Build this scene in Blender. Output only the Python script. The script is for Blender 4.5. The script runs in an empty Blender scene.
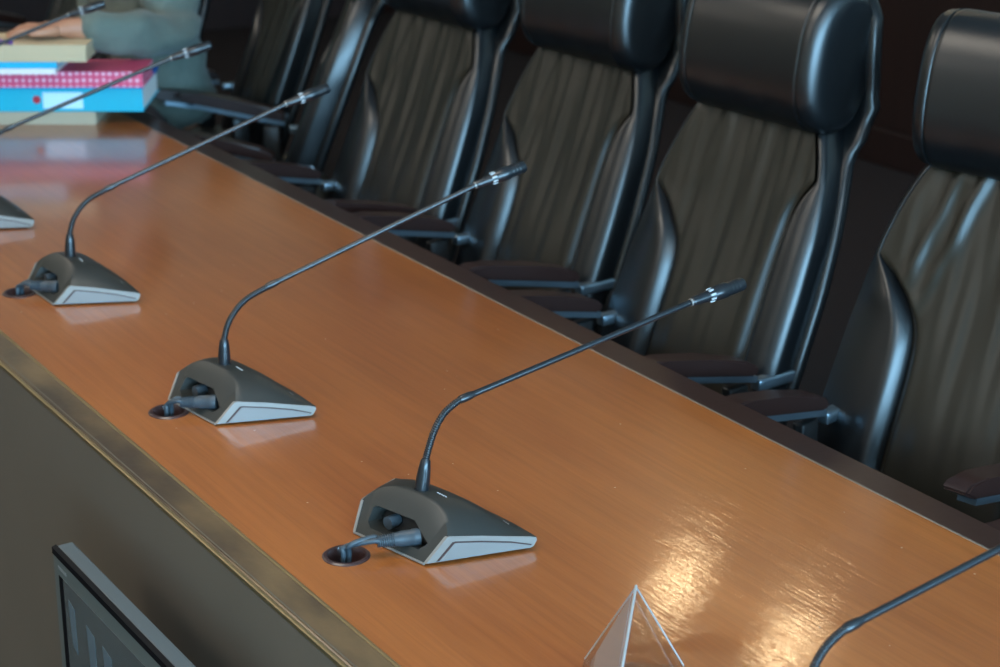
import bpy, bmesh, math, random
from mathutils import Vector, Matrix
random.seed(4)
C = bpy.context.scene.collection
T = 0.75                      # table top height
PI = math.pi

# ------------------------------------------------------------------ materials
def mat(name, col, rough=.5, metal=0., coat=0., spec=.5, trans=0., ior=1.5, bump=None, var=None, emit=None, coat_rough=.1, sheen=0.):
    m = bpy.data.materials.new(name); m.use_nodes = True
    nt = m.node_tree; b = nt.nodes['Principled BSDF']
    b.inputs['Base Color'].default_value = (*col, 1)
    b.inputs['Roughness'].default_value = rough
    b.inputs['Metallic'].default_value = metal
    b.inputs['Coat Weight'].default_value = coat
    b.inputs['Coat Roughness'].default_value = coat_rough
    b.inputs['Specular IOR Level'].default_value = spec
    b.inputs['Transmission Weight'].default_value = trans
    b.inputs['IOR'].default_value = ior
    b.inputs['Sheen Weight'].default_value = sheen
    if emit:
        b.inputs['Emission Color'].default_value = (*emit[0], 1); b.inputs['Emission Strength'].default_value = emit[1]
    tc = nt.nodes.new('ShaderNodeTexCoord')
    if bump:
        scale, strength, dist = bump
        n = nt.nodes.new('ShaderNodeTexNoise'); n.inputs['Scale'].default_value = scale; n.inputs['Detail'].default_value = 4
        nt.links.new(tc.outputs['Object'], n.inputs['Vector'])
        bp = nt.nodes.new('ShaderNodeBump'); bp.inputs['Strength'].default_value = strength; bp.inputs['Distance'].default_value = dist
        nt.links.new(n.outputs['Fac'], bp.inputs['Height']); nt.links.new(bp.outputs['Normal'], b.inputs['Normal'])
    if var:
        scale, c2, stretch = var
        mp = nt.nodes.new('ShaderNodeMapping'); mp.inputs['Scale'].default_value = stretch
        nt.links.new(tc.outputs['Object'], mp.inputs['Vector'])
        n = nt.nodes.new('ShaderNodeTexNoise'); n.inputs['Scale'].default_value = scale; n.inputs['Detail'].default_value = 6
        nt.links.new(mp.outputs['Vector'], n.inputs['Vector'])
        r = nt.nodes.new('ShaderNodeValToRGB'); r.color_ramp.elements[0].position = .35; r.color_ramp.elements[1].position = .65
        r.color_ramp.elements[0].color = (*col, 1); r.color_ramp.elements[1].color = (*c2, 1)
        nt.links.new(n.outputs['Fac'], r.inputs['Fac']); nt.links.new(r.outputs['Color'], b.inputs['Base Color'])
    return m

def wood_top():
    m = bpy.data.materials.new('varnished_orange_wood'); m.use_nodes = True
    nt = m.node_tree; b = nt.nodes['Principled BSDF']; N = nt.nodes.new; L = nt.links.new
    tc = N('ShaderNodeTexCoord')
    def noise(scale, stretch, detail=5, rough=.55):
        mp = N('ShaderNodeMapping'); mp.inputs['Scale'].default_value = stretch
        L(tc.outputs['Object'], mp.inputs['Vector'])
        n = N('ShaderNodeTexNoise'); n.inputs['Scale'].default_value = scale; n.inputs['Detail'].default_value = detail; n.inputs['Roughness'].default_value = rough
        L(mp.outputs['Vector'], n.inputs['Vector']); return n.outputs['Fac']
    def ramp(fac, p0, c0, p1, c1):
        r = N('ShaderNodeValToRGB'); e = r.color_ramp.elements
        e[0].position = p0; e[0].color = (*c0, 1); e[1].position = p1; e[1].color = (*c1, 1); L(fac, r.inputs['Fac']); return r.outputs['Color']
    def mix(a, bb, fac, mode='MIX'):
        x = N('ShaderNodeMix'); x.data_type = 'RGBA'; x.blend_type = mode
        if isinstance(fac, float): x.inputs[0].default_value = fac
        else: L(fac, x.inputs[0])
        L(a, x.inputs[6]); L(bb, x.inputs[7]); return x.outputs[2]
    fig = ramp(noise(1.6, (.5, 1.6, 1), 4), .3, WOOD_A, .72, WOOD_B)         # broad figure
    grain = ramp(noise(9, (.35, 11, 1), 6, .65), .35, (.87, .85, .83), .62, (1.06, 1.06, 1.06))
    col = mix(fig, grain, 1.0, 'MULTIPLY')
    pores = ramp(noise(55, (.12, 6, 1), 3), .36, (.78, .74, .7), .46, (1, 1, 1))
    col = mix(col, pores, .4, 'MULTIPLY')
    specks = N('ShaderNodeTexVoronoi'); specks.inputs['Scale'].default_value = 26; L(tc.outputs['Object'], specks.inputs['Vector'])
    d = N('ShaderNodeMath'); d.operation = 'LESS_THAN'; d.inputs[1].default_value = .035; L(specks.outputs['Distance'], d.inputs[0])
    sel = N('ShaderNodeSeparateColor'); L(specks.outputs['Color'], sel.inputs[0])
    g = N('ShaderNodeMath'); g.operation = 'GREATER_THAN'; g.inputs[1].default_value = .62; L(sel.outputs[0], g.inputs[0])
    mm = N('ShaderNodeMath'); mm.operation = 'MULTIPLY'; L(d.outputs[0], mm.inputs[0]); L(g.outputs[0], mm.inputs[1])
    dust = N('ShaderNodeRGB'); dust.outputs[0].default_value = (.62, .5, .42, 1)
    col = mix(col, dust.outputs[0], mm.outputs[0])
    L(col, b.inputs['Base Color'])
    b.inputs['Roughness'].default_value = .30
    b.inputs['Specular IOR Level'].default_value = .45
    b.inputs['Coat Weight'].default_value = .75; b.inputs['Coat Roughness'].default_value = .09
    bp = N('ShaderNodeBump'); bp.inputs['Strength'].default_value = .35; bp.inputs['Distance'].default_value = .0006
    L(noise(70, (.25, 2.6, 1), 3), bp.inputs['Height'])
    bp2 = N('ShaderNodeBump'); bp2.inputs['Strength'].default_value = .3; bp2.inputs['Distance'].default_value = .0012
    L(noise(14, (1.0, 1.6, 1), 2), bp2.inputs['Height']); L(bp.outputs['Normal'], bp2.inputs['Normal'])
    L(bp2.outputs['Normal'], b.inputs['Normal']); L(bp2.outputs['Normal'], b.inputs['Coat Normal'])
    return m
WOOD_A = (.285, .079, .016); WOOD_B = (.425, .138, .031)

M = {}
M['wood'] = wood_top()
M['band'] = mat('dark_bronze_varnished_edge', (.095, .058, .034), .30, .35, .6, var=(5, (.26, .16, .075), (1, 2.5, 1)), bump=(40, .25, .002), coat_rough=.18)  # golden noise patches paint in the reflected ceiling lights
M['band_back'] = mat('dark_wood_edge', (.032, .014, .010), .36, 0, .12, bump=(40, .2, .002))
M['bead'] = mat('brass_bead', (.42, .31, .16), .34, .85, bump=(30, .3, .002))
M['bead_dark'] = mat('dull_bead', (.17, .14, .11), .4, .4)
M['fascia'] = mat('taupe_laminate', (.150, .116, .086), .42, var=(3, (.134, .104, .077), (1, 1, 1)))
M['leather'] = mat('black_leather', (.0035, .0045, .0055), .33, 0, .1, .6, bump=(160, .12, .001), coat_rough=.3)
M['leather_warm'] = mat('black_leather_warm_tint', (.0095, .0078, .0042), .40, 0, .0, .55, bump=(120, .12, .001))  # same black leather, warm reflected light put into the colour as olive
M['shell'] = mat('black_shell', (.006, .007, .008), .32, 0, .1, .5)
M['arm_wood'] = mat('dark_arm_wood', (.024, .009, .007), .36, 0, .05, .5)
M['chrome'] = mat('steel_bracket', (.30, .40, .48), .30, .9)
M['black_plastic'] = mat('black_plastic', (.014, .015, .016), .38)
M['mic_dark'] = mat('charcoal_plastic', (.022, .0225, .020), .46, 0, 0, .5, bump=(700, .08, .0005))
M['mic_black'] = mat('black_satin_metal', (.013, .015, .018), .30, .2, .2)
M['silver'] = mat('silver_paint', (.265, .25, .23), .36, .35)
M['silver2'] = mat('pale_silver_paint', (.235, .225, .215), .40, .25)
M['recess'] = mat('recess_black', (.006, .006, .007), .6)
M['cable'] = mat('slate_rubber', (.036, .050, .062), .48)
M['white'] = mat('white_mark', (.40, .42, .43), .5)
M['grommet'] = mat('brown_grommet', (.045, .02, .018), .3, 0, .3)
M['carpet'] = mat('dark_carpet', (.015, .0055, .0038), .95, var=(40, (.021, .008, .0055), (1, 1, 1)), bump=(300, .4, .004))
M['wall_wood'] = mat('dark_wall_wood', (.020, .0068, .0045), .5, var=(4, (.026, .009, .006), (6, 6, .4)))
M['wall_pale'] = mat('pale_wall_paint', (.62, .56, .48), .8)
M['wall_warm'] = mat('warm_wall_paint', (.50, .40, .28), .8)
M['ceiling'] = mat('ceiling_white', (.78, .77, .74), .85)
M['monitor'] = mat('grey_bezel', (.105, .115, .105), .3, 0, .1)
M['monitor_black'] = mat('black_edge', (.004, .004, .005), .6, spec=.1)
M['monitor_top'] = mat('grey_monitor_case', (.075, .09, .095), .5)
M['screen'] = mat('screen_glass', (.080, .088, .083), .16, 0, .3)
M['screen_blue'] = mat('screen_bar_blue', (.085, .105, .115), .3, emit=((.3, .5, .65), .015))
M['acrylic'] = mat('clear_acrylic', (.9, .92, .92), .04)
M['acrylic'].node_tree.nodes['Principled BSDF'].inputs['Roughness'].default_value = .04
def clear_sheet():
    m = bpy.data.materials.new('clear_acrylic_sheet'); m.use_nodes = True; nt = m.node_tree; nt.nodes.clear(); N = nt.nodes.new; L = nt.links.new
    o = N('ShaderNodeOutputMaterial'); mx = N('ShaderNodeMixShader'); t = N('ShaderNodeBsdfTransparent'); g = N('ShaderNodeBsdfGlossy'); f = N('ShaderNodeLayerWeight')
    t.inputs[0].default_value = (.955, .955, .96, 1); g.inputs['Roughness'].default_value = .05; f.inputs['Blend'].default_value = .5
    p = N('ShaderNodeMath'); p.operation = 'POWER'; p.inputs[1].default_value = 4
    k = N('ShaderNodeMath'); k.operation = 'MULTIPLY_ADD'; k.inputs[1].default_value = .8; k.inputs[2].default_value = .04; k.use_clamp = True
    L(f.outputs['Facing'], p.inputs[0]); L(p.outputs[0], k.inputs[0]); L(k.outputs[0], mx.inputs[0]); L(t.outputs[0], mx.inputs[1]); L(g.outputs[0], mx.inputs[2]); L(mx.outputs[0], o.inputs[0]); return m
M['frost'] = mat('polished_acrylic_edge', (.42, .44, .45), .3, 0, .3)  # pale sheet edges; the pale tone also paints the ridge highlight
M['acrylic'] = clear_sheet()
M['card'] = mat('white_card', (.40, .36, .35), .7)
M['binder'] = mat('cyan_binder', (.010, .40, .56), .3, 0, .2)
M['binder_dark'] = mat('deep_blue_board', (.008, .13, .50), .4)
M['label'] = mat('pale_blue_label', (.50, .76, .92), .5)
M['red'] = mat('red_dot', (.38, .02, .04), .5)
M['paper'] = mat('cream_paper', (.56, .45, .29), .75)
M['paper_white'] = mat('white_paper', (.74, .74, .72), .75)
M['paper_beige'] = mat('beige_paper', (.42, .36, .26), .75)
M['cyan'] = mat('cyan_folder', (.01, .42, .68), .4)
M['skin'] = mat('skin', (.50, .235, .14), .5, var=(14, (.43, .18, .10), (1, 1, 1)))
M['hair'] = mat('dark_hair', (.012, .009, .008), .5)
M['shirt'] = mat('grey_green_cloth', (.130, .160, .135), .85, bump=(9, .6, .03), var=(5, (.090, .115, .100), (1, 1, 1)), sheen=.1)
M['trousers'] = mat('dark_trousers', (.02, .02, .025), .8)
M['pen'] = mat('purple_pen', (.16, .05, .30), .4)
M['lamp'] = mat('lamp_glow', (1, .9, .75), .5, emit=((1, .74, .42), 21))
M['fill_glow'] = mat('fill_glow', (1, 1, 1), .5, emit=((1, .90, .76), 3.4))
M['window_frame'] = mat('window_frame_white', (.7, .7, .68), .5)
M['glass'] = mat('window_glass', (.95, .97, 1), .02, trans=1.0, ior=1.05)

def dots_mat():
    m = mat('pink_polka_cover', (.62, .06, .16), .5); nt = m.node_tree; b = nt.nodes['Principled BSDF']
    tc = nt.nodes.new('ShaderNodeTexCoord'); v = nt.nodes.new('ShaderNodeTexVoronoi')
    v.inputs['Scale'].default_value = 62; v.inputs['Randomness'].default_value = .1
    nt.links.new(tc.outputs['Object'], v.inputs['Vector'])
    r = nt.nodes.new('ShaderNodeValToRGB'); e = r.color_ramp.elements
    e[0].position = .28; e[0].color = (.80, .50, .62, 1); e[1].position = .36; e[1].color = (.62, .075, .17, 1)
    nt.links.new(v.outputs['Distance'], r.inputs['Fac']); nt.links.new(r.outputs['Color'], b.inputs['Base Color'])
    return m
M['dots'] = dots_mat()

# ------------------------------------------------------------------ mesh helpers
class MB:
    def __init__(s): s.bm = bmesh.new()
    def box(s, lo, hi, bev=0, seg=2, mtx=None):
        lo, hi = Vector(lo), Vector(hi)
        r = bmesh.ops.create_cube(s.bm, size=1)
        vs = r['verts']; c = (lo + hi) / 2; d = hi - lo
        for v in vs: v.co = Vector((v.co.x * d.x, v.co.y * d.y, v.co.z * d.z)) + c
        if bev:
            es = list({e for v in vs for e in v.link_edges})
            rr = bmesh.ops.bevel(s.bm, geom=es, offset=bev, segments=seg, affect='EDGES', profile=.5)
            vs = list({v for f in rr['faces'] for v in f.verts} | {v for v in vs if v.is_valid})
        if mtx:
            for v in vs: v.co = mtx @ v.co
        return s
    def loops(s, loops, cap=True, closed=True):
        rows = [[s.bm.verts.new(p) for p in lp] for lp in loops]
        n = len(rows[0])
        for a, b in zip(rows, rows[1:]):
            for i in range(n if closed else n - 1):
                j = (i + 1) % n
                s.bm.faces.new((a[i], a[j], b[j], b[i]))
        if cap and closed:
            s.bm.faces.new(rows[0][::-1]); s.bm.faces.new(rows[-1])
        return s
    def tube(s, pts, rad, n=12, cap=True):
        pts = [Vector(p) for p in pts]
        if not isinstance(rad, (list, tuple)): rad = [rad] * len(pts)
        loops = []; up = Vector((0, 0, 1)); prev = None
        for i, p in enumerate(pts):
            t = (pts[min(i + 1, len(pts) - 1)] - pts[max(i - 1, 0)]).normalized()
            if prev is None:
                a = t.cross(up)
                if a.length < .05: a = t.cross(Vector((1, 0, 0)))
            else: a = prev - t * prev.dot(t)
            a.normalize(); prev = a; b = t.cross(a)
            loops.append([p + (a * math.cos(2*PI*k/n) + b * math.sin(2*PI*k/n)) * rad[i] for k in range(n)])
        return s.loops(loops, cap)
    def lathe(s, prof, c=(0, 0, 0), n=24):
        c = Vector(c)
        return s.loops([[c + Vector((r*math.cos(2*PI*k/n), r*math.sin(2*PI*k/n), z)) for k in range(n)] for r, z in prof], True)
    def prism(s, poly, f0, f1):
        """poly of 2-D points, f0/f1 map a 2-D point to 3-D"""
        return s.loops([[f0(p) for p in poly], [f1(p) for p in poly]], True)
    def grid(s, fn, nu, nv):
        rows = [[s.bm.verts.new(fn(i/(nu-1), j/(nv-1))) for j in range(nv)] for i in range(nu)]
        for i in range(nu-1):
            for j in range(nv-1):
                s.bm.faces.new((rows[i][j], rows[i+1][j], rows[i+1][j+1], rows[i][j+1]))
        return s
    def obj(s, name, m, parent=None, smooth=35, weld=0):
        if weld: bmesh.ops.remove_doubles(s.bm, verts=s.bm.verts, dist=weld)
        bmesh.ops.recalc_face_normals(s.bm, faces=s.bm.faces)
        me = bpy.data.meshes.new(name); s.bm.to_mesh(me); s.bm.free()
        me.materials.append(m)
        o = bpy.data.objects.new(name, me); C.objects.link(o)
        if parent: o.parent = parent
        if smooth:
            me.polygons.foreach_set('use_smooth', [True] * len(me.polygons))
            me.set_sharp_from_angle(angle=math.radians(smooth))
        return o

def tag(o, label, cat, group=None, kind=None):
    o['label'] = label; o['category'] = cat
    if group: o['group'] = group
    if kind: o['kind'] = kind
    return o
def thing(name, label, cat, loc=(0, 0, 0), rz=0, group=None):
    o = bpy.data.objects.new(name, None); C.objects.link(o); o.empty_display_size = .1
    o.location = loc; o.rotation_euler = (0, 0, rz)
    return tag(o, label, cat, group)
def struct(o): o['kind'] = 'structure'; return o
def boolean(o, cutter, solver='EXACT'):
    md = o.modifiers.new('cut', 'BOOLEAN'); md.operation = 'DIFFERENCE'; md.object = cutter; md.solver = solver
    dg = bpy.context.evaluated_depsgraph_get(); dg.update()
    me = bpy.data.meshes.new_from_object(o.evaluated_get(dg))
    o.modifiers.clear(); old = o.data; o.data = me
    bpy.data.objects.remove(cutter)
def lerp_tab(tab, x):
    if x <= tab[0][0]: return tab[0][1]
    for (a, fa), (b, fb) in zip(tab, tab[1:]):
        if x <= b:
            t = (x - a) / (b - a); t = t*t*(3 - 2*t) if False else t
            return fa + (fb - fa) * t
    return tab[-1][1]
def crom(pts, n=10):
    pts = [Vector(p) for p in pts]; out = []
    for i in range(len(pts) - 1):
        p0 = pts[i-1] if i else pts[0]*2 - pts[1]; p1, p2 = pts[i], pts[i+1]
        p3 = pts[i+2] if i + 2 < len(pts) else pts[-1]*2 - pts[-2]
        for k in range(n):
            t = k / n
            out.append(.5*((2*p1) + (p2 - p0)*t + (2*p0 - 5*p1 + 4*p2 - p3)*t*t + (3*p1 - p0 - 3*p2 + p3)*t**3))
    return out + [pts[-1]]

# ------------------------------------------------------------------ room
X0, X1, Y0, Y1, ZC = -9.2, 3.2, -3.6, 5.1, 2.95
struct(MB().box((X0-.2, Y0-.2, -.2), (X1+.2, Y1+.2, 0)).obj('floor', M['carpet'], smooth=0))
struct(MB().box((X0-.2, Y0-.2, ZC), (X1+.2, Y1+.2, ZC+.2)).obj('ceiling', M['ceiling'], smooth=0))
wb = struct(MB().box((X0, Y1, 0), (X1, Y1+.2, ZC)).obj('wall_back', M['wall_pale'], smooth=0))
w = MB()
n = 14
for i in range(n):
    a = X0 + .01 + (X1 - X0 - .02) * i / n; b = X0 + .01 + (X1 - X0 - .02) * (i + 1) / n
    w.box((a + .006, Y1 - .03, .14), (b - .006, Y1, 1.55), .004, 1)
w.box((X0, Y1-.012, .12), (X1, Y1, 1.56)).box((X0, Y1 - .045, 1.55), (X1, Y1, 1.60), .005, 1)
struct(w.obj('trim_1', M['wall_wood'], smooth=0))
struct(MB().box((X0, Y1 - .045, 0), (X1, Y1, .14), .006, 1).obj('baseboard_back', M['wall_wood'], smooth=0))
struct(MB().box((X0-.2, Y0, 0), (X0, Y1, ZC)).obj('wall_left', M['wall_warm'], smooth=0))
struct(MB().box((X0, Y0, 0), (X0+.03, Y1-.05, 1.0)).box((X0, Y0, 1.0), (X0+.045, Y1-.05, 1.05), .005, 1).obj('trim_2', M['wall_wood'], smooth=0))
struct(MB().box((X0, Y0-.2, 0), (X1, Y0, ZC)).obj('wall_front', M['wall_warm'], smooth=0))
# right wall with a wide window opening
WY0, WY1, WZ0, WZ1 = -2.6, 3.2, .9, 2.45
wr = MB()
wr.box((X1, Y0, 0), (X1+.2, Y1, WZ0)).box((X1, Y0, WZ1), (X1+.2, Y1, ZC)).box((X1, Y0, WZ0), (X1+.2, WY0, WZ1)).box((X1, WY1, WZ0), (X1+.2, Y1, WZ1))
struct(wr.obj('wall_right', M['wall_pale'], smooth=0))
wf = MB(); nW = 4
for i in range(nW + 1):
    y = WY0 + (WY1 - WY0) * i / nW
    wf.box((X1+.04, y-.03, WZ0), (X1+.12, y+.03, WZ1))
wf.box((X1+.04, WY0, WZ0), (X1+.12, WY1, WZ0+.06)).box((X1+.04, WY0, WZ1-.06), (X1+.12, WY1, WZ1))
win = struct(wf.obj('window_1', M['window_frame'], smooth=0))

# ------------------------------------------------------------------ lights
def area(name, loc, rot, sx, sy, e, col):
    d = bpy.data.lights.new(name, 'AREA'); d.shape = 'RECTANGLE'; d.size = sx; d.size_y = sy; d.energy = e; d.color = col
    o = bpy.data.objects.new(name, d); C.objects.link(o); o.location = loc; o.rotation_euler = rot
    return o
area('window_daylight', (X1 + .16, (WY0+WY1)/2, (WZ0+WZ1)/2), (0, math.radians(90), 0), WZ1-WZ0-.1, WY1-WY0-.1, 420, (.34, .69, 1.0))
wd = bpy.data.worlds.new('world'); bpy.context.scene.world = wd; wd.use_nodes = True
wd.node_tree.nodes['Background'].inputs[0].default_value = (.55, .75, 1, 1); wd.node_tree.nodes['Background'].inputs[1].default_value = .6

def ring(prof, n=32):
    return MB().loops([[Vector((q*math.cos(2*PI*k/n), q*math.sin(2*PI*k/n), z)) for k in range(n)] for q, z in prof], cap=False)
def downlight(x, y, label):
    t = thing('downlight', label, 'ceiling light', (x, y, ZC), 0, 'warm recessed ceiling spots')
    ring([(.097, -.001), (.097, -.012), (.125, -.014), (.13, -.006), (.13, 0)]).obj('trim_ring', M['window_frame'], t)
    MB().lathe([(.001, -.006), (.095, -.006), (.095, -.001), (.001, -.001)]).obj('lamp', M['lamp'], t)
    return t
for (x, y) in [(-5.20, 4.06), (-4.60, 4.08)]:
    downlight(x, y, 'round warm recessed spot in the ceiling behind the chairs')
def fill_panel(x, y):
    t = thing('ceiling_fill_panel', 'square flat fill light added to the unseen ceiling', 'ceiling light', (x, y, ZC), 0, 'added fill lights in the unseen ceiling')
    MB().box((-.62, -.62, -.02), (.62, .62, 0), .004, 1).obj('frame', M['window_frame'], t, 0)
    MB().box((-.58, -.58, -.024), (.58, .58, -.019)).obj('diffuser', M['fill_glow'], t, 0)
for x in (-6.0, -2.6, .8):  # unseen panels added as general fill light for the room
    for y in (-2.0, .6): fill_panel(x, y)

# ------------------------------------------------------------------ table
YF, YB = .981, 1.783          # orange field
YF0, YB1 = .926, 1.842        # outer edges of the dark bands
TX0, TX1 = -7.3, .35
table = thing('conference_table', 'long orange varnished wooden table with dark edge bands and grey front', 'table', (0, 0, 0))
def L(p): return Vector((p[0], p[1], p[2] + T))
top = MB().box((TX0, YF, T-.032), (TX1, YB, T)).obj('tabletop', M['wood'], table, 0)
HOLES = [(-1.315, 1.07), (-2.059, 1.067), (-2.650, 1.075), (-3.337, 1.080), (-3.85, 1.075), (-4.45, 1.075)]
cut = MB()
for x, y in HOLES: cut.lathe([(.0275, T-.1), (.0275, T+.1)], (x, y, 0), 32)
boolean(top, cut.obj('cutter', M['wood'], smooth=0))
for x, y in HOLES:
    MB().loops([[Vector((x + r*math.cos(2*PI*k/32), y + r*math.sin(2*PI*k/32), T + z)) for k in range(32)]
        for r, z in [(.0245, -.03), (.0245, .001), (.0255, .0026), (.029, .0026), (.0315, .0008), (.0315, -.0004), (.027, -.0004), (.027, -.03), (.0245, -.03)]], cap=False).obj('grommet', M['grommet'], table)
def band(y0, y1, flip):
    s = -1 if flip else 1
    mb = MB(); a, b = (y0, y1)
    pr = [(a+.006, -.032), (a+.006, -.003), (a+.009, 0.0), (b-.004, 0.0), (b, -.0025), (b, -.032)]
    mb.loops([[Vector((x, y, T+z)) for y, z in pr] for x in (TX0, TX1)]); return mb
band(YF0, YF, False).obj('edge_band', M['band'], table, 0)
mb = MB(); pr = [(YB, -.032), (YB, -.0025), (YB+.004, 0), (YB1-.004, 0), (YB1, -.004), (YB1, -.032)]
mb.loops([[Vector((x, y, T+z)) for y, z in pr] for x in (TX0, TX1)]).obj('edge_band', M['band_back'], table, 0)
# raised bright beads along the joints
def bead(y, w_, z0, z1, m):
    pr = [(y-w_/2, z0), (y-w_/2, z1-.001), (y-w_/4, z1), (y+w_/4, z1), (y+w_/2, z1-.001), (y+w_/2, z0)]
    mb = MB(); mb.loops([[Vector((x, yy, T+zz)) for yy, zz in pr] for x in (TX0, TX1)]); return mb.obj('bead', m, table, 0)
bead(YF-.0005, .005, -.01, .0012, M['bead'])
bead(YF0+.003, .006, -.006, .0008, M['bead'])
bead(YF0+.0125, .0022, -.01, .0008, M['bead_dark'])
bead(YB+.0005, .004, -.01, .0010, M['bead_dark'])
MB().box((TX0, YF0+.001, .0), (TX1, YF0+.0055, T-.006)).box((TX0, YF0+.0055, .0), (TX1, YF0+.028, T-.033)).obj('front_panel', M['fascia'], table, 0)
for x in (TX0+.02, -4.9, -2.45, TX1-.05):
    MB().box((x, YF0+.028, .0), (x+.03, 1.62, T-.032)).obj('support_panel', M['fascia'], table, 0)

# ------------------------------------------------------------------ microphones
# base, local frame: origin at rear edge centre, +y towards the chairs, z = 0 table
RK = .75
def hs(v): return lerp_tab([(.0, .0365), (.03, .0365), (.07, .0305), (.11, .0225), (.138, .0172)], v)
def hc(v): return smooth_h([(.0, .0655), (.052, .0655), (.07, .0635), (.09, .0600), (.11, .0490), (.125, .036), (.138, .0225)], v)
def smooth_h(tab, v): return sum(lerp_tab(tab, v + d) for d in (-.012, -.006, 0, .006, .012)) / 5
def hw(v): return .0695 + .48 * v
def arch(t): return 1 - abs(t) ** 2.9
def base_meshes(root):
    NT, NS = 33, 22
    ts = [-1 + 2*i/(NT-1) for i in range(NT)]
    def topz(t, v): return hs(v) + (hc(v) - hs(v)) * arch(t)
    lip = []
    for t in ts:
        v = .03
        for _ in range(20): v = RK * topz(t, v)
        lip.append(v)
    vfront = lambda t: .134 + .004 * t * t
    mb = MB(); rows = []
    for k in range(NS):
        s = k / (NS - 1); row = []
        for t, l in zip(ts, lip):
            v = l + (vfront(t) - l) * s
            z = topz(t, v)
            if k == 0: z -= .0016
            if k == 0: v += .0
            row.append(Vector((t * hw(v), v + (.0012 if k == 1 else 0), z)))
        rows.append(row)
    # round the lip a little: insert a soft row
    V = mb.bm.verts.new; F = mb.bm.faces.new
    R = [[V(p) for p in r] for r in rows]
    for a, b in zip(R, R[1:]):
        for i in range(NT-1): F((a[i], a[i+1], b[i+1], b[i]))
    z0 = .003
    bot_r = [V((t * .068, 0.002, z0)) for t in ts]
    bot_f = [V((t * hw(.132) * .985, .126 + .004*t*t, z0)) for t in ts]
    for i in range(NT-1):
        F((bot_r[i], bot_r[i+1], R[0][i+1], R[0][i]))          # rear face
        F((R[-1][i], R[-1][i+1], bot_f[i+1], bot_f[i]))        # front face
        F((bot_f[i], bot_f[i+1], bot_r[i+1], bot_r[i]))        # underside
    for e, rev in ((0, 0), (-1, 1)):
        loop = [bot_r[e]] + [r[e] for r in R] + [bot_f[e]]
        F(loop if rev else loop[::-1])
    body = mb.obj('body', M['mic_dark'], root, 50)
    # recess in the rear face
    def rp(u, z, d): return Vector((u, RK*z + d*.80, z - d*.60))
    poly = [(-.056, .014), (-.058, .030), (-.052, .033), (.020, .0345), (.058, .018), (.048, .0085), (-.046, .0085)]
    cm = MB().prism(poly, lambda p: rp(p[0], p[1], -.01), lambda p: rp(p[0]*.94, p[1], 0) + Vector((0, .030, 0)))
    boolean(body, cm.obj('cutter', M['recess'], root, smooth=0))
    body.data.polygons.foreach_set('use_smooth', [True] * len(body.data.polygons)); body.data.set_sharp_from_angle(angle=math.radians(40))
    # dark lining and the sockets inside it
    MB().prism([(p[0]*.93, .02 + (p[1]-.02)*.9) for p in poly], lambda p: rp(p[0], p[1], 0) + Vector((0, .0265, 0)), lambda p: rp(p[0]*.97, p[1], 0) + Vector((0, .029, 0))).obj('socket_plate', M['recess'], root, 0)
    for u in (-.027,):
        c = rp(u, .021, 0) + Vector((0, .012, 0)); ax = Vector((0, 1, 0))
        MB().tube([c + ax*-.004, c + ax*.014], .009, 16).obj('socket', M['cable'], root)
    # silver sides
    for sgn in (-1, 1):
        def P(v, z, off):
            return Vector((sgn * (hw(max(v, 0)) + off - (0.0 if z > .006 else .0)), v, z))
        prof = [(.001, .0035), (.0255, .0345), (.0275, .0362)] + [(v, hs(v) + .0004) for v in (.031, .036, .05, .07, .09, .11, .13)] + [(.1365, .0172), (.1375, .0130), (.1335, .0055), (.130, .0035)]
        MB().prism(prof, lambda p: P(p[0], p[1], -.004), lambda p: P(p[0], p[1], .0009)).obj('side_rail', M['silver'], root, 0)
        groove = [(.013, .0045), (.033, .0285)] + [(v, hs(v) - .0065) for v in (.037, .042, .055, .07, .09, .105)] + [(.131, .0085), (.128, .0045)]
        MB().prism(groove, lambda p: P(p[0], p[1], 0), lambda p: P(p[0], p[1], .0012)).obj('side_groove', M['grommet'], root, 0)
        inner = [(.0165, .0045), (.0355, .0268)] + [(v, hs(v) - .0085) for v in (.0395, .044, .055, .07, .09, .105)] + [(.1295, .0072), (.127, .0045)]
        MB().prism(inner, lambda p: P(p[0], p[1], 0), lambda p: P(p[0], p[1], .0021)).obj('side_panel', M['silver2'], root, 0)
    # silver lip along the bottom of the rear face
    MB().box((-.0685, -.0012, .0012), (.0685, .0016, .0042), .0006, 1).obj('rear_trim', M['silver'], root, 0)
    # rubber feet
    for u, v in ((-.055, .015), (.055, .015), (-.105, .11), (.105, .11)):
        MB().lathe([(.006, 0), (.006, .0035)], (u, v, 0), 12).obj('foot', M['black_plastic'], root)
    # small pale lettering next to the stem and the button mark near the front
    mk = MB()
    for i, wdt in enumerate((.0024, .0020, .0018, .0020, .0024)):
        u = .017 + i * .0037; v = .074; t = u / hw(v)
        z = hs(v) + (hc(v) - hs(v)) * arch(t)
        mk.box((-wdt/2, -.0009 - .0005*(i % 2), 0), (wdt/2, .0009, .0006), mtx=Matrix.Translation((u, v, z - .0001)) @ Matrix.Rotation(math.atan(.42), 4, 'Y'))
    mk.obj('lettering', M['white'], root, 0)
    mk = MB(); v = .119; u = .098; t = u / hw(v); z = hs(v) + (hc(v)-hs(v))*arch(t)
    for i in range(3):
        mk.box((-.0012, -.0006, 0), (.0012, .0006, .0006), mtx=Matrix.Translation((u + .004*i - .004, v, z + .0008 - .0006*i)) @ Matrix.Rotation(math.atan(.2), 4, 'Y'))
    mk.obj('button_mark', M['silver'], root, 0)

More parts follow.
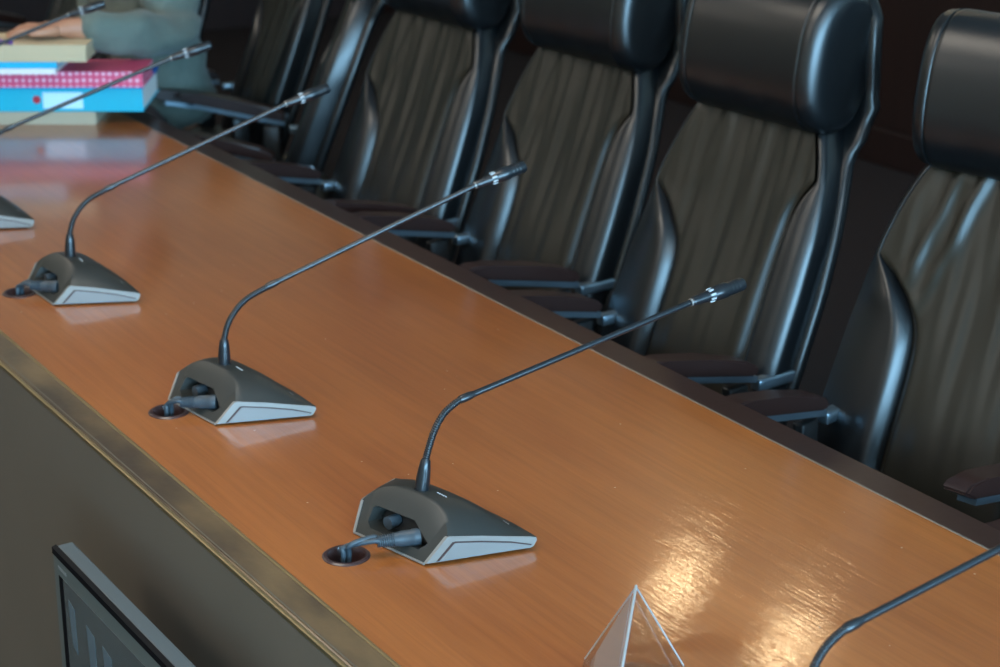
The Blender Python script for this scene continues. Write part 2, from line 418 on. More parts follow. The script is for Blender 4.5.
def neck_meshes(root, path, phi):
    """path of (r, z) in the vertical plane at local azimuth phi, starting at the stem"""
    S = Vector((-.006, .066, 0)); zb = .061
    d = Vector((math.cos(phi), math.sin(phi), 0))
    P = [S + d*r + Vector((0, 0, z)) for r, z in path]
    B = S + Vector((0, 0, zb))
    # stem collar
    a0 = B; a1 = P[0]; pts = [a0 + (a1 - a0)*k for k in (0, .07, .075, .35, .7, .96, 1)]
    MB().tube(pts, [.0112, .0112, .0098, .0097, .0084, .0066, .0054], 20).obj('stem_collar', M['mic_black'], root, 50)
    jp = len(path) - 3       # index of the joint sleeve
    curve = crom([a0*.3 + a1*.7] + P[:jp+1], 24)
    pts, rad = [], []
    # ribbed flexible section
    acc = 0.; last = curve[0]
    dense = []
    for i in range(len(curve)-1):
        for k in range(3): dense.append(curve[i].lerp(curve[i+1], k/3))
    dense.append(curve[-1])
    acc = 0
    for i, p in enumerate(dense):
        if i: acc += (p - dense[i-1]).length
        pts.append(p); rad.append(.0047 + .00035*math.sin(acc/.0031*2*PI))
    MB().tube(pts, rad, 14).obj('flexible_neck', M['mic_black'], root, 60)
    J, K, E = P[jp], P[jp+1], P[jp+2]
    u = (K - J).normalized()
    MB().tube([J - u*.010, J - u*.006, J + u*.004, J + u*.012], [.0050, .0058, .0058, .0045], 14).obj('joint_sleeve', M['mic_black'], root)
    MB().tube([J, K], .0043, 14).obj('rod', M['mic_black'], root)
    h = (E - K).normalized(); ln = (E - K).length
    g = MB().tube([K - h*.003, K, K + h*.004, K + h*ln*.30, K + h*ln*.34], [.0042, .0062, .0066, .0080, .0082], 18)
    head = g.obj('microphone_head', M['mic_black'], root, 50)
    MB().tube([K - h*.0035, K + h*.001], .0056, 16).obj('light_ring', M['silver'], head)
    MB().tube([K + h*ln*.33, K + h*ln*.40, K + h*ln*.52, K + h*ln*.66, K + h*ln*.70, K + h*ln*.98, K + h*ln*1.02],
              [.0080, .0094, .0110, .0112, .0100, .0096, .0080], 20).obj('capsule', M['mic_black'], head, 40)
    side = h.cross(Vector((0, 0, 1))).normalized(); up = side.cross(h)
    for ang in (-60, -15, 25, 70, 115, 160, 205, 250):
        a = math.radians(ang); o = side*math.cos(a) + up*math.sin(a)
        c = K + h*ln*.36 + o*.0088
        mt = Matrix((h, side*-math.sin(a) + up*math.cos(a), o)).transposed().to_4x4(); mt.translation = c
        MB().box((-.004, -.0014, -.001), (.004, .0014, .0012), .0003, 1, mt).obj('slot', M['white'], head)
    for k in range(3):
        c0 = .74 + .07*k
        MB().tube([K + h*ln*c0, K + h*ln*(c0+.02)], .0101, 18).obj('grille_rib', M['black_plastic'], head)

def mic(name_label, loc, ax_deg, path, phi_deg):
    rz = math.radians(ax_deg - 90)
    t = thing('desk_microphone', name_label, 'microphone', (loc[0], loc[1], T), rz, 'conference microphones along the table')
    base_meshes(t); neck_meshes(t, path, math.radians(phi_deg) - rz)
    return t
PA = [(.007, .105), (.019, .14), (.034, .163), (.0535, .176), (.068, .1805), (.424, .254), (.508, .267)]
PB = [(.002, .104), (.013, .135), (.038, .163), (.08, .183), (.415, .310), (.495, .333)]
MICS = [
 ('black gooseneck microphone on charcoal base in sharp focus, second from the right', (-2.046, 1.122), 103.0, PA, 87),
 ('black gooseneck microphone on charcoal base, third from the right along the table', (-2.627, 1.102), 97.5, PB, 78),
 ('blurred gooseneck microphone on charcoal base, fourth from the right along the table', (-3.302, 1.104), 91, PB, 79),
 ('blurred gooseneck microphone whose base is half cut by the left picture edge', (-3.856, 1.107), 91, PB, 72),
 ('far blurred gooseneck microphone whose head points past the hand on the papers', (-4.45, 1.110), 91, PB, 70),
 ('nearest gooseneck microphone, only its bent neck seen at the bottom right corner', (-1.296, 1.121), 103, PA, 87),
]
mics = [mic(*a) for a in MICS]

# cables from each base to the grommet beside it
def cable(label, mroot, hole):
    t = thing('microphone_cable', label, 'cable', (hole[0], hole[1], T), 0, 'grey microphone cables')
    inv = Vector((hole[0], hole[1], T))
    mw = Matrix.Translation(mroot.location) @ Matrix.Rotation(mroot.rotation_euler.z, 4, 'Z')
    a = mw @ Vector((.033, .026, .0215)) - inv          # plug end inside the recess
    hole_dir = (Vector((.006, -.002, .020)) - a); hole_dir.z = 0; hole_dir.normalize()
    dirn = (hole_dir*.96 + Vector((0, 0, -.04))).normalized()
    p1 = a + dirn*.034; p2 = a + dirn*.056
    MB().tube([a, a + dirn*.004, a + dirn*.010, a + dirn*.011, a + dirn*.024, p1], [.0108, .0114, .0114, .0106, .0106, .0088], 20).obj('plug', M['cable'], t, 40)
    pts, rad = [], []
    for k in range(33):
        s = k/32; pts.append(p1.lerp(p2, s)); rad.append((.0092 - .0018*s) * (1.08 if k % 4 < 2 else .92))
    MB().tube(pts, rad, 16).obj('strain_relief', M['cable'], t, 50)
    side = dirn.cross(Vector((0, 0, 1))).normalized()
    for sg, zz in ((1, .006), (-1, .001)):
        s0 = p2 - dirn*.004 + side*.0034*sg + Vector((0, 0, .001))
        MB().tube(crom([s0, s0 + dirn*.010 + Vector((0, 0, .002 + zz*.4)), Vector((.004 + .004*sg, .002*sg, .012 + zz)), Vector((.000, .004*sg, .0)), Vector((-.002, .004*sg, -.06))], 10), .0037, 12).obj('cord', M['cable'], t)
CL = ['grey cable plugged into the sharply focused microphone', 'grey cable looping from the third microphone from the right', 'blurred grey cable at the rear of the fourth microphone from the right']
for lab, mr, h in zip(CL, mics[:3], HOLES[1:4]): cable(lab, mr, h)

# ------------------------------------------------------------------ chairs
RC = .379
def yb(z): return RC * (z + .1)                         # front line of the back, z relative to the table
W_TAB = [(-.36, .240), (-.25, .248), (-.13, .252), (0, .251), (.10, .246), (.16, .236), (.22, .219), (.27, .197), (.31, .172)]
SH_TAB = [(-.36, .249), (-.25, .257), (-.13, .261), (0, .260), (.10, .251), (.16, .240), (.22, .225), (.27, .207), (.30, .196)]
S_TAB = [(-.36, .120), (-.2, .118), (-.05, .117), (0, .120), (.03, .128), (.055, .142), (.08, .163), (.105, .190), (.13, .225), (.5, .30)]
def smooth_tab(tab, x, h=.012): return (lerp_tab(tab, x-h) + 2*lerp_tab(tab, x) + lerp_tab(tab, x+h))/4
def wz(z): return smooth_tab(W_TAB, z, .02)
def sz(z): return min(smooth_tab(S_TAB, z), wz(z) - .026)
def wside(z, sgn): return wz(z) - .034 if sgn > 0 else wz(z) + .020*max(0, min(1, (.12 - z)/.25))
def seam(z, sgn):
    if sgn > 0: return min(smooth_tab(S_TAB, z - .13*max(0, min(1, (z + .25)/.35))) + .012, wside(z, 1) - .018)
    return min(smooth_tab(S_TAB, z), wside(z, -1) - .018)
ZB0, ZB1 = -.36, .315
def make_chair(seed):
    rnd = random.Random(seed)
    root = bpy.data.objects.new('office_chair', None); C.objects.link(root); root.empty_display_size = .1
    ph = [rnd.uniform(0, 6.28) for _ in range(6)]
    # centre panel with vertical folds
    def panel(i, j):
        z = ZB0 + (ZB1 - ZB0)*i; q = 2*j - 1; w0 = seam(z, q); x = q * w0
        fold = 0
        amp = .0017 * max(0, min(1, (z + .25)/.35))
        fold += amp*math.sin(x*70 + ph[0] + z*5) + amp*.7*math.sin(x*121 + ph[1] - z*7) + amp*.4*math.sin(x*190 + ph[2] + z*13)
        fold += .004*math.exp(-((x + .10 - .25*(z-.25))/.012)**2) * max(0, min(1, (z-.08)/.1)) * -1
        if seed == 11:
            up = max(0, min(1, (z - .04)/.08))
            for xc in (-.150, -.105):
                fold -= .010*up*math.exp(-((x - xc - .28*(z - .14))/.012)**2)
        edge = math.exp(-((1 - abs(q))*w0/.010)**2)
        y = yb(z) + .010*(1 - q*q) - .008 + fold*(1-edge) + (.003 + .011*max(0, min(1, (wside(z, q) - w0 - .018)/.06)))*edge - .018*math.exp(-((z+.13)/.16)**2)*(1-q*q)
        tuck = max(0, (z - .275)/.04); y += .03*tuck*tuck
        return Vector((x, y, z + T))
    MB().grid(panel, 90, 81).obj('back_panel', M['leather_warm'], root, 80)
    # side bolsters: bulging front, rounded corner and deep side
    for sgn in (-1, 1):
        def bol(i, j):
            z = ZB0 + (ZB1 - ZB0)*i; s, w_ = seam(z, sgn), wside(z, sgn); r = .018
            full = max(0, min(1, (w_ - s - .018)/.08))
            y0 = yb(z) + .004; A = .008 + (.024 if sgn > 0 else .015)*full
            tuck = max(0, (z - .275)/.04); y0 += .03*tuck*tuck
            bk = .004 + .020*full                       # how far the outer edge falls back behind the crest
            if j < .72:
                q = j/.72; x = s + (w_ - s)*math.sin(PI/2*q)**1.15 if full > .02 else s + (w_ - s)*q
                qq = (x - s)/max(1e-6, w_ - s); c_ = .38 if sgn > 0 else .20
                y = y0 + .010 - (.010 + A)*math.sin(PI/2*qq/c_) if qq < c_ else y0 - A + (bk + .012)*((1 - math.sqrt(max(0, 1 - ((qq - c_)/(1 - c_))**2))) if sgn > 0 else ((qq - c_)/(1 - c_))**1.8)
            else:
                q = (j - .72)/.28; x = w_ - .010*q*q; ye = y0 - A + bk + .012; y = ye + q*(y0 + .058 - ye)
            return Vector((sgn*x, y, z + T))
        MB().grid(bol, 70, 43).obj('side_bolster', M['leather'], root, 80)
    # outer shell behind the cushions, rim standing proud at the sides
    loops = []
    NZ = 46
    for k in range(NZ):
        z = -.37 + (.525 + .37)*k/(NZ-1)
        w_ = smooth_tab(SH_TAB, z) if z < .30 else lerp_tab([(.30, .196), (.36, .201), (.43, .201), (.49, .193), (.525, .162)], z)
        y0 = (yb(z) if z < .30 else yb(.30) + .17*(z - .30)) + .046 + .020*math.exp(-((z - .33)/.07)**2)
        d = .030; lp = []
        for sx, n_ in ((1, 1), (-1, -1)):
            rng = range(9)
            for m_ in rng:
                a = -PI/2 + PI*m_/8
                lp.append(Vector(((-.010 if z > .33 else 0) + sx*(w_ - (.034 if sx > 0 and z < .24 else .034*max(0, 1 - (z - .24)/.09)*.6 + .0136*max(0, 1 - (z - .24)/.02) if sx > 0 else -.020*max(0, min(1, (.12 - z)/.25))) - d/2 + d/2*math.cos(a)), y0 + d/2 + sx*d/2*math.sin(a), z + T)))
        loops.append(lp)
    MB().loops(loops).obj('back_shell', M['shell'], root, 60)
    # headrest roll
    U = Vector((0, .17, .985)); Nf = Vector((0, -.985, .17))
    cz = .412; c = Vector((0, .172, cz + T))
    loops = []
    st = [(-.195, .30), (-.1945, .42), (-.192, .60), (-.187, .76), (-.180, .87), (-.172, .94), (-.163, .985), (-.1565, 1.0), (-.154, .968), (-.1515, 1.0)]
    st += [(-.146 + .292*k/16, 1.0) for k in range(17)]
    st += [(-x, q) for x, q in reversed(st[:10])]
    for x, s in st:
        lp = []
        bow = .010*(1 - (x/.21)**2)
        for k in range(36):
            a = 2*PI*k/36; ca, sa = math.cos(a), math.sin(a); e = 2/2.5
            hh = .134*(.72 + .28*s if s < .96 else s); dp = .088*(s if s < .96 else s) if ca > 0 else .066
            uu = math.copysign(abs(sa)**e, sa)*hh; nn = math.copysign(abs(ca)**e, ca)*dp
            wr_ = .0012*math.sin(x*60 + ph[3])*max(0, -sa)
            lp.append(c + U*uu + Nf*(nn - bow*(1 if ca > 0 else 0) + wr_) + Vector((x*.95 - .012, 0, 0)))
        loops.append(lp)
    MB().loops(loops).obj('headrest', M['leather'], root, 70)
    # seat
    MB().box((-.222, -.30, .41), (.222, .06, .51), .04, 4).obj('seat', M['leather_warm'], root)
    # arms
    for sgn in (-1, 1):
        x = sgn*.219 - .010
        def tl(xx, yy, zz, a=math.radians(12)):
            dy, dz = yy + .03, zz + .112
            return Vector((xx, -.066 + dy*math.cos(a) + dz*math.sin(a), -.100 - dy*math.sin(a) + dz*math.cos(a) + T))
        pr = [(-.315, -.012), (-.30, .002), (-.25, .008), (-.15, .010), (-.06, .006), (-.03, -.002), (-.022, -.012), (-.03, -.022), (-.285, -.022)]
        arm = MB().prism(pr, lambda p: tl(x - .022, p[0], p[1] - .10), lambda p: tl(x + .022, p[0], p[1] - .10))
        bmesh.ops.bevel(arm.bm, geom=list(arm.bm.edges), offset=.004, segments=2, affect='EDGES')
        arm.obj('armrest', M['arm_wood'], root, 50)
        br = MB().prism([(-.27, -.134), (-.27, -.1225), (-.02, -.1225), (-.02, -.134)], lambda p: tl(x - .016, *p), lambda p: tl(x + .016, *p))
        br.box((x - .012, -.05, -.146 + T), (x + .012, .06, -.124 + T), .004, 2)
        MB().box((x - .012, -.12, .44), (x + .012, -.075, -.126 + T), .004, 2).obj('arm_post', M['black_plastic'], root, 50)
        br.obj('arm_bracket', M['chrome'], root, 50)
    # pedestal
    MB().lathe([(.03, .1), (.03, .26), (.022, .26), (.022, .40), (.09, .405), (.09, .42)], n=20).obj('gas_column', M['black_plastic'], root)
    star = MB().lathe([(.05, .06), (.055, .09), (.03, .115)], n=20)
    for k in range(5):
        a = 2*PI*k/5 + .3; d = Vector((math.cos(a), math.sin(a), 0))
        star.tube([d*.03 + Vector((0, 0, .085)), d*.14 + Vector((0, 0, .078)), d*.235 + Vector((0, 0, .062))], [.022, .018, .014], 10)
    star.obj('star_base', M['black_plastic'], root)
    for k in range(5):
        a = 2*PI*k/5 + .3; d = Vector((math.cos(a), math.sin(a), 0)); s = Vector((-d.y, d.x, 0))
        MB().tube([d*.235 + Vector((0, 0, .027)) - s*.018, d*.235 + Vector((0, 0, .027)) + s*.018], .027, 16).obj('caster', M['black_plastic'], root)
    return root
def copy_tree(o, parent=None):
    c = o.copy(); C.objects.link(c); c.parent = parent
    for ch in list(o.children): copy_tree(ch, c)
    return c
CH = [
 ((-2.135, 2.235), 13, 'black leather high-back chair right of the head of the sharply focused microphone'),
 ((-2.745, 2.175), 4, 'black leather high-back chair behind the head of the sharply focused microphone'),
 ((-3.36, 2.215), 4, 'black leather high-back chair just right of the third microphone head'),
 ((-3.918, 2.175), 4, 'black leather high-back chair just left of the third microphone head'),
 ((-4.50, 2.24), -30, 'black leather chair swivelled edge-on, behind the blurred fourth microphone head'),
 ((-5.07, 2.38), -12, 'black leather chair the person in the grey-green shirt sits in'),
 ((-5.62, 2.24), 6, 'black leather chair beyond the seated person, nearest of those'),
 ((-1.50, 2.22), 2, 'black leather chair of which only the dark armrest shows at the right picture edge'),
 ((-6.22, 2.24), -4, 'black leather chair beyond the seated person, farther of those'),
]
proto = None
for k, ((x, y), a, lab) in enumerate(CH):
    if k < 4: o = make_chair(11 + k); 
    else: o = copy_tree(proto)
    if k == 3: proto = o
    o.location = (x, y, 0); o.rotation_euler = (0, 0, math.radians(a))
    tag(o, lab, 'chair', 'black leather chairs along the table')

# ------------------------------------------------------------------ monitor on the front panel
mon = thing('desk_monitor', 'grey flat monitor fixed on the taupe front of the table', 'monitor', (-2.426, .80, T), 0)
MW, MH, MD = .62, .36, .030; mz = -.066
MB().box((0, .006, mz-MH), (MW, MD, mz), .003, 2).obj('case', M['monitor_top'], mon, 0)
MB().box((0, 0, mz-MH), (MW, .0062, mz-.002), .0015, 1).obj('bezel', M['monitor'], mon, 0)
MB().prism([(-.0006, mz-.001), (-.0006, mz-.008), (-.001, mz-.010), (.006, mz+.0012)], lambda p: Vector((.000, p[0], p[1])), lambda p: Vector((MW, p[0], p[1]))).obj('top_edge', M['monitor_black'], mon, 0)
MB().box((.020, -.0006, mz-MH+.03), (.036, .002, mz-.036)).obj('speaker_strip', M['monitor_black'], mon, 0)
MB().box((.036, -.0005, mz-MH+.03), (MW-.02, .002, mz-.036)).obj('screen', M['screen'], mon, 0)
lg = MB()
for i in range(7): lg.box((.020 + i*.0044, -.0006, mz-.0262), (.0233 + i*.0044, .001, mz-.0215))
lg.obj('lettering', M['silver'], mon, 0)
for (x_, z_, w_, h_) in ((.052, -.060, .022, .075), (.118, -.070, .028, .085), (.175, -.075, .030, .09)):  # pale blue, slightly emissive bars laid on the screen face
    MB().prism([(x_, mz+z_), (x_+w_, mz+z_-.006), (x_+w_*1.05, mz+z_-h_), (x_+.006, mz+z_-h_+.008)], lambda p: Vector((p[0], -.0009, p[1])), lambda p: Vector((p[0], -.0004, p[1]))).obj('screen_bar', M['screen_blue'], mon, 0)
MB().box((.3, MD, mz-.32), (.5, YF0+.006-.80, mz-.2), .004, 1).obj('mount', M['black_plastic'], mon, 0)

# ------------------------------------------------------------------ acrylic name stand
A0 = Vector((-1.6284, 1.2136, 0)); dr = Vector((.149, -.127, 0)).normalized(); sd = Vector((-dr.y, dr.x, 0))
ns = thing('name_stand', 'clear acrylic triangular name stand at the bottom edge of the picture', 'name stand', (A0.x, A0.y, T), math.atan2(dr.y, dr.x))
s_, hgt, ln = .118, .102, .21
def wall_plate(p, q, th):
    p, q = Vector(p), Vector(q); d = (q - p).normalized(); nn = Vector((-d.y, d.x))*th
    poly = [p, q, q + nn, p + nn]
    return MB().prism(poly, lambda a: Vector((0, a[0], a[1])), lambda a: Vector((ln, a[0], a[1])))
th = .0028
tri = [(-s_/2, .0002), (s_/2, .0002), (0, hgt)]
k = .0052
tri_in = [(-s_/2 + k*1.732, k*.55), (s_/2 - k*1.732, k*.55), (0, hgt - k*1.9)]
mb = MB(); V = mb.bm.verts.new; F = mb.bm.faces.new
R0 = [V((0, *p)) for p in tri]; R1 = [V((ln, *p)) for p in tri]; I0 = [V((0, *p)) for p in tri_in]; I1 = [V((ln, *p)) for p in tri_in]
for i in range(3):
    j = (i+1) % 3
    F((R0[i], R0[j], R1[j], R1[i])); F((I0[i], I1[i], I1[j], I0[j])); F((R0[i], I0[i], I0[j], R0[j])); F((R1[i], R1[j], I1[j], I1[i]))
bmesh.ops.bevel(mb.bm, geom=[e for e in mb.bm.edges if {e.verts[0], e.verts[1]} in [{R0[i], R1[i]} for i in range(3)]], offset=.0012, segments=2, affect='EDGES')
MB().prism([(-s_/2 + .010, .0035), (-s_/2 + .0112, .0035), (-.0040, hgt - .0105), (-.0048, hgt - .0102)], lambda p: Vector((.004, p[0], p[1])), lambda p: Vector((ln - .004, p[0], p[1]))).obj('card', M['card'], ns, 0)
MB().tube([Vector((-.0004, 0, hgt - .0016)), Vector((ln + .0004, 0, hgt - .0016))], .0017, 10).obj('ridge_glint', M['frost'], ns)  # pale tube painted in for the bright highlight along the ridge
for xx in (0, ln):
    for q0, q1 in ((tri[0], tri[2]), (tri[1], tri[2])):
        MB().tube([Vector((xx, q0[0]*.97, q0[1] + .0022)), Vector((xx, q1[0], q1[1] - .0024))], .0010, 8).obj('end_edge', M['frost'], ns)
mb.obj('prism_shell', M['acrylic'], ns, 40)

# ------------------------------------------------------------------ papers and binders
e = Vector((math.cos(math.radians(57.7)), math.sin(math.radians(57.7)), 0))       # along the spines
def stack_item(name, label, cat, rx, ry, z0, rz_off=0, group=None):
    return thing(name, label, cat, (rx, ry, T + z0), math.radians(57.7 + rz_off), group)
# local: -x runs along the spine to the left, +y to the back
b0 = stack_item('document_box', 'beige wad of documents at the bottom of the stack on the table', 'documents', -4.505, 1.685, .0005)
pb = MB()
for i in range(8): pb.box((-.30 + .002*random.random(), .002*random.random(), .004*i), (-.002*random.random(), .22, .004*i + .0037))
pb.obj('paper_stack', M['paper_beige'], b0, 0)
b1 = stack_item('ring_binder', 'bright cyan binder with pale label and red dot in the stack', 'binder', -4.440, 1.782, .0335)
MB().box((-.42, .0, .0), (0, .004, .058), .0015, 2).obj('spine', M['binder'], b1, 0)
MB().box((-.42, .004, .0), (0, .235, .004), .001, 1).obj('cover', M['binder'], b1, 0)
MB().box((-.42, .002, .054), (0, .235, .064), .002, 2).obj('cover', M['binder_dark'], b1, 0)
MB().box((-.41, .004, .004), (-.004, .228, .054)).obj('paper_stack', M['paper_white'], b1, 0)
MB().box((-.243, -.0008, .008), (-.146, .001, .048)).obj('label', M['label'], b1, 0)
MB().tube([Vector((-.258, -.001, .030)), Vector((-.258, .001, .030))], .010, 16).obj('dot_sticker', M['red'], b1)
b2 = stack_item('notebook', 'pink notebook with pale polka dots lying on the cyan binder', 'notebook', -4.416, 1.776, .098, 0)
MB().box((-.40, .002, .0), (0, .15, .004), .001, 1).obj('cover', M['dots'], b2, 0)
MB().box((-.40, .004, .004), (-.002, .147, .034)).obj('pages', M['dots'], b2, 0)
MB().box((-.40, .002, .034), (0, .15, .039), .001, 1).obj('cover', M['dots'], b2, 0)
b3 = stack_item('paper_sheaf', 'white sheaf of papers under the cyan folder', 'papers', -4.495, 1.587, .1375)
MB().box((-.30, .0, .0), (0, .2, .0145), .001, 1).obj('paper_stack', M['paper_white'], b3, 0)
b4 = stack_item('folder', 'thin cyan folder under the cream pad and the hand', 'folder', -4.490, 1.590, .1525)
MB().box((-.30, .0, .0), (0, .21, .0025), .0008, 1).box((-.30, .0, .0), (-.297, .21, .016)).box((-.30, .0, .0135), (0, .21, .016), .0008, 1).box((-.3, 0, 0), (0, .003, .016), .001, 1).obj('cover', M['cyan'], b4, 0)
MB().box((-.295, .004, .003), (-.002, .2, .013)).obj('pages', M['paper_white'], b4, 0)
b5 = stack_item('writing_pad', 'thick cream pad of paper the hand rests on', 'pad', -4.448, 1.650, .169)
pb = MB()
for i in range(8): pb.box((-.30 + .002*random.random(), .003*random.random(), .005*i), (-.003*random.random(), .16, .005*i + .0047))
pb.obj('paper_stack', M['paper'], b5, 0)

# ------------------------------------------------------------------ seated person
def skin(name, verts, edges, radii, m, parent, root_i=0, sub=2):
    me = bpy.data.meshes.new(name); me.from_pydata([Vector(v) for v in verts], edges, [])
    o = bpy.data.objects.new(name, me); C.objects.link(o)
    md = o.modifiers.new('skin', 'SKIN'); md.use_smooth_shade = True
    if not me.skin_vertices: me.skin_vertices.new()
    for i, r in enumerate(radii):
        sv = me.skin_vertices[0].data[i]; sv.radius = r if isinstance(r, tuple) else (r, r); sv.use_root = (i == root_i)
    sb = o.modifiers.new('sub', 'SUBSURF'); sb.levels = sub; sb.render_levels = sub
    dg = bpy.context.evaluated_depsgraph_get(); dg.update()
    nm = bpy.data.meshes.new_from_object(o.evaluated_get(dg)); o.modifiers.clear(); o.data = nm
    nm.materials.clear(); nm.materials.append(m)
    nm.polygons.foreach_set('use_smooth', [True]*len(nm.polygons))
    if parent: o.parent = parent
    return o
PO = Vector((-5.07, 2.2, 0))
per = thing('person', 'seated person in a grey-green shirt with one hand on a cream pad', 'person', PO)
def W(x, y, z): return Vector((x, y, z + T)) - PO
J = dict(hip=W(-5.100, 2.17, -.20), waist=W(-5.100, 2.12, -.04), chest=W(-5.080, 2.05, .14), upper=W(-5.030, 2.01, .29), neck=W(-5.025, 1.985, .375),
  headb=W(-5.020, 1.955, .435), headm=W(-5.020, 1.94, .505), headt=W(-5.020, 1.96, .59),
  shl=W(-4.835, 2.03, .28), ell=W(-4.70, 1.985, .155), fl=W(-4.535, 1.785, .214), wl=W(-4.560, 1.66, .232),
  shr=W(-5.225, 2.02, .28), elr=W(-5.24, 1.96, .06), fr=W(-5.27, 1.84, .045), wr=W(-5.30, 1.70, .04),
  kl=W(-4.940, 1.80, -.20), kr=W(-5.200, 1.80, -.20), al=W(-4.940, 1.78, -.66), ar=W(-5.200, 1.78, -.66), tl=W(-4.940, 1.68, -.715), tr=W(-5.200, 1.68, -.715))
def build(names, edges, rad, nm, m, parent, extra=None, root='hip'):
    vs = [J[n] for n in names]; idx = {n: i for i, n in enumerate(names)}
    return skin(nm, vs, [(idx[a], idx[b]) for a, b in edges], [rad[n] for n in names], m, parent, idx[root])
# fingers of the resting hand, rooted inside the palm
hd = (W(-4.605, 1.585, .226) - J['wl']).normalized(); hs_ = Vector((hd.y, -hd.x, 0)).normalized()
J['palm'] = J['wl'] + hd*.055 + Vector((0, 0, .002))
fing = {}
for i, (off, l) in enumerate(((-.030, .068), (-.010, .076), (.010, .072), (.029, .058))):
    k0 = J['palm'] + hd*.030 + hs_*off
    J[f'k{i}'] = k0; J[f'm{i}'] = k0 + hd*l*.5 + Vector((0, 0, .006)) + hs_*off*.12; J[f'e{i}'] = k0 + hd*l*.95 + Vector((0, 0, -.010)) + hs_*off*.2
tside = -hs_ if (hs_.x < 0) else hs_
J['t0'] = J['palm'] - hd*.02 - hs_*.032; J['t1'] = J['t0'] + hd*.032 - hs_*.020; J['t2'] = J['t1'] + hd*.028 - hs_*.004
J['palmr'] = J['wr'] + Vector((.0, -.075, .0)); 
for i, off in enumerate((-.03, -.01, .01, .03)):
    J[f'rk{i}'] = J['palmr'] + Vector((off, -.03, 0)); J[f're{i}'] = J['palmr'] + Vector((off*1.1, -.095, -.012))
J['rt'] = J['palmr'] + Vector((.055, -.01, -.005))
names = ['hip', 'waist', 'chest', 'upper', 'neck', 'headb', 'headm', 'headt', 'shl', 'ell', 'fl', 'wl', 'palm', 'shr', 'elr', 'fr', 'wr', 'palmr', 't0', 't1', 't2', 'rt']
edges = [('hip', 'waist'), ('waist', 'chest'), ('chest', 'upper'), ('upper', 'neck'), ('neck', 'headb'), ('headb', 'headm'), ('headm', 'headt'),
 ('upper', 'shl'), ('shl', 'ell'), ('ell', 'fl'), ('fl', 'wl'), ('wl', 'palm'), ('upper', 'shr'), ('shr', 'elr'), ('elr', 'fr'), ('fr', 'wr'), ('wr', 'palmr'),
 ('palm', 't0'), ('t0', 't1'), ('t1', 't2'), ('palmr', 'rt')]
rad = dict(hip=(.08, .06), waist=(.08, .07), chest=(.09, .07), upper=(.07, .05), neck=.052, headb=(.064, .075), headm=(.082, .098), headt=(.066, .08), shl=.04, ell=.034, fl=.034, wl=.027, palm=(.036, .018),
 shr=.04, elr=.034, fr=.034, wr=.027, palmr=(.036, .018), kl=.05, kr=.05, al=.04, ar=.04, tl=.035, tr=.035, t0=.012, t1=.010, t2=.008, rt=.010)
for i in range(4):
    names += [f'k{i}', f'm{i}', f'e{i}', f'rk{i}', f're{i}']
    edges += [('palm', f'k{i}'), (f'k{i}', f'm{i}'), (f'm{i}', f'e{i}'), ('palmr', f'rk{i}'), (f'rk{i}', f're{i}')]
    rad.update({f'k{i}': .0105, f'm{i}': .0092, f'e{i}': .0075, f'rk{i}': .0105, f're{i}': .008})
body = build(names, edges, rad, 'body', M['skin'], per)
sn = ['hip', 'waist', 'chest', 'upper', 'shl', 'ell', 'fl', 'wl', 'shr', 'elr', 'fr', 'wr']
se = [(a, b) for a, b in edges if a in sn and b in sn]
srad = dict(hip=(.15, .13), waist=(.145, .125), chest=(.165, .13), upper=(.14, .105), shl=.085, ell=.064, fl=.058, wl=.040, shr=.085, elr=.064, fr=.056, wr=.040)
keep = J['wl'], J['wr']
J['wl'] = J['wl'] - (J['wl'] - J['fl']).normalized()*.02
sh = build(sn, se, srad, 'shirt', M['shirt'], per)
from mathutils import noise as mnoise
for v in sh.data.vertices:
    n_ = v.normal; q = v.co
    k_ = mnoise.noise(Vector((q.x*9, q.y*9, q.z*16))) * .022 + mnoise.noise(Vector((q.x*20 + 5, q.y*14, q.z*32))) * .010
    v.co = q + n_*k_
J['wl'] = keep[0]
tn = ['hip', 'kl', 'kr', 'al', 'ar']
build(tn, [('hip', 'kl'), ('hip', 'kr'), ('kl', 'al'), ('kr', 'ar')], dict(hip=(.165, .125), kl=.085, kr=.085, al=.06, ar=.06), 'trousers', M['trousers'], per)
for a_, b_ in (('al', 'tl'), ('ar', 'tr')):
    ax_ = J[a_]; bx_ = J[b_]
    MB().loops([[ax_.lerp(bx_, t_) + Vector((w_*math.cos(2*PI*q/16), 0, h_*math.sin(2*PI*q/16)*(1 if math.sin(2*PI*q/16) > 0 else .5) - .015)) for q in range(16)] for t_, w_, h_ in ((-.6, .02, .03), (-.45, .038, .06), (.1, .042, .065), (.9, .047, .045), (1.6, .045, .032), (1.95, .025, .015))]).obj('shoe', M['black_plastic'], per)
hr = MB()
hc_ = J['headm'] + Vector((0, .014, .016))
loops = []
for k in range(13):
    lp = []
    for q in range(32):
        th_ = 2*PI*q/32; fr_ = max(0, -math.sin(th_))          # 1 towards the face
        a0 = -.75 + 1.25*min(1, fr_*1.6)
        a = a0 + (PI/2 - .01 - a0)*k/12; c_ = math.cos(a)
        wav = .003*math.sin(th_*9 + k)
        lp.append(hc_ + Vector(((.094 + wav)*c_*math.cos(th_), (.112 + wav)*c_*math.sin(th_), .112*math.sin(a))))
    loops.append(lp)
hr.loops(loops).obj('hair', M['hair'], per)
fc = J['headm'] + Vector((0, -.089, 0))
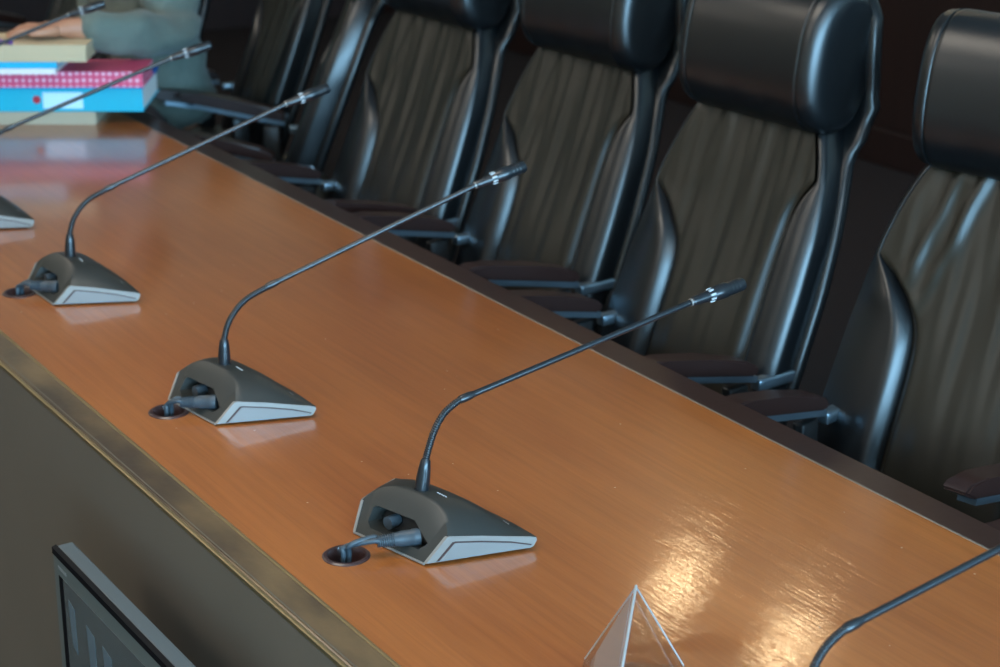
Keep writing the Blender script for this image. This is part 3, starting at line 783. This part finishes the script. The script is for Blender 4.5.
for sg in (-1, 1):
    MB().lathe([(.001, -.0075), (.006, -.005), (.009, 0), (.006, .005), (.001, .0075)], fc + Vector((sg*.032, .012, .012)), 12).obj('eye', M['paper'], per)
    MB().tube([fc + Vector((sg*.032, .004, .012)), fc + Vector((sg*.032, .0018, .012))], .0048, 12).obj('iris', M['hair'], per)
    MB().tube([fc + Vector((sg*.018, .006, .030)), fc + Vector((sg*.033, .003, .034)), fc + Vector((sg*.048, .012, .030))], [.003, .004, .002], 8).obj('eyebrow', M['hair'], per)
    MB().lathe([(.001, -.03), (.010, -.02), (.013, 0), (.010, .02), (.001, .03)], J['headm'] + Vector((sg*.093, .01, .0)), 10).obj('ear', M['skin'], per)
MB().tube([fc + Vector((0, .012, .015)), fc + Vector((0, -.010, -.012)), fc + Vector((0, -.016, -.024)), fc + Vector((0, .0, -.032))], [.006, .010, .012, .006], 10).obj('nose', M['skin'], per)
MB().tube([fc + Vector((-.022, .012, -.052)), fc + Vector((0, .004, -.053)), fc + Vector((.022, .012, -.052))], [.003, .006, .003], 8).obj('mouth', M['red'], per)
pen = thing('pen', 'purple pen beside the hand on the cream pad', 'pen', (-4.54, 1.50, T + .2105), math.radians(200))
MB().tube([Vector((0, 0, .005)), Vector((.06, 0, .005))], .0045, 12).obj('barrel', M['pen'], pen)
MB().tube([Vector((.06, 0, .005)), Vector((.10, 0, .005))], .0052, 12).obj('cap', M['pen'], pen)

# ------------------------------------------------------------------ camera
cam = bpy.data.cameras.new('camera'); co = bpy.data.objects.new('camera', cam); C.objects.link(co)
f = 1971.; cam.sensor_width = 36; cam.lens = f/1000*36; cam.clip_start = .05
co.location = (0, 0, 1.87)
p, az = math.atan(695/f), math.radians(32.3155)
Fv = Vector((-math.cos(az)*math.cos(p), math.sin(az)*math.cos(p), -math.sin(p)))
co.rotation_euler = Fv.to_track_quat('-Z', 'Y').to_euler()
cam.dof.use_dof = True; cam.dof.focus_distance = 2.55; cam.dof.aperture_fstop = 6.3
bpy.context.scene.camera = co
vs = bpy.context.scene.view_settings
vs.view_transform = 'Standard'; vs.look = 'None'; vs.gamma = 1; vs.use_curve_mapping = False; vs.exposure = 1.0
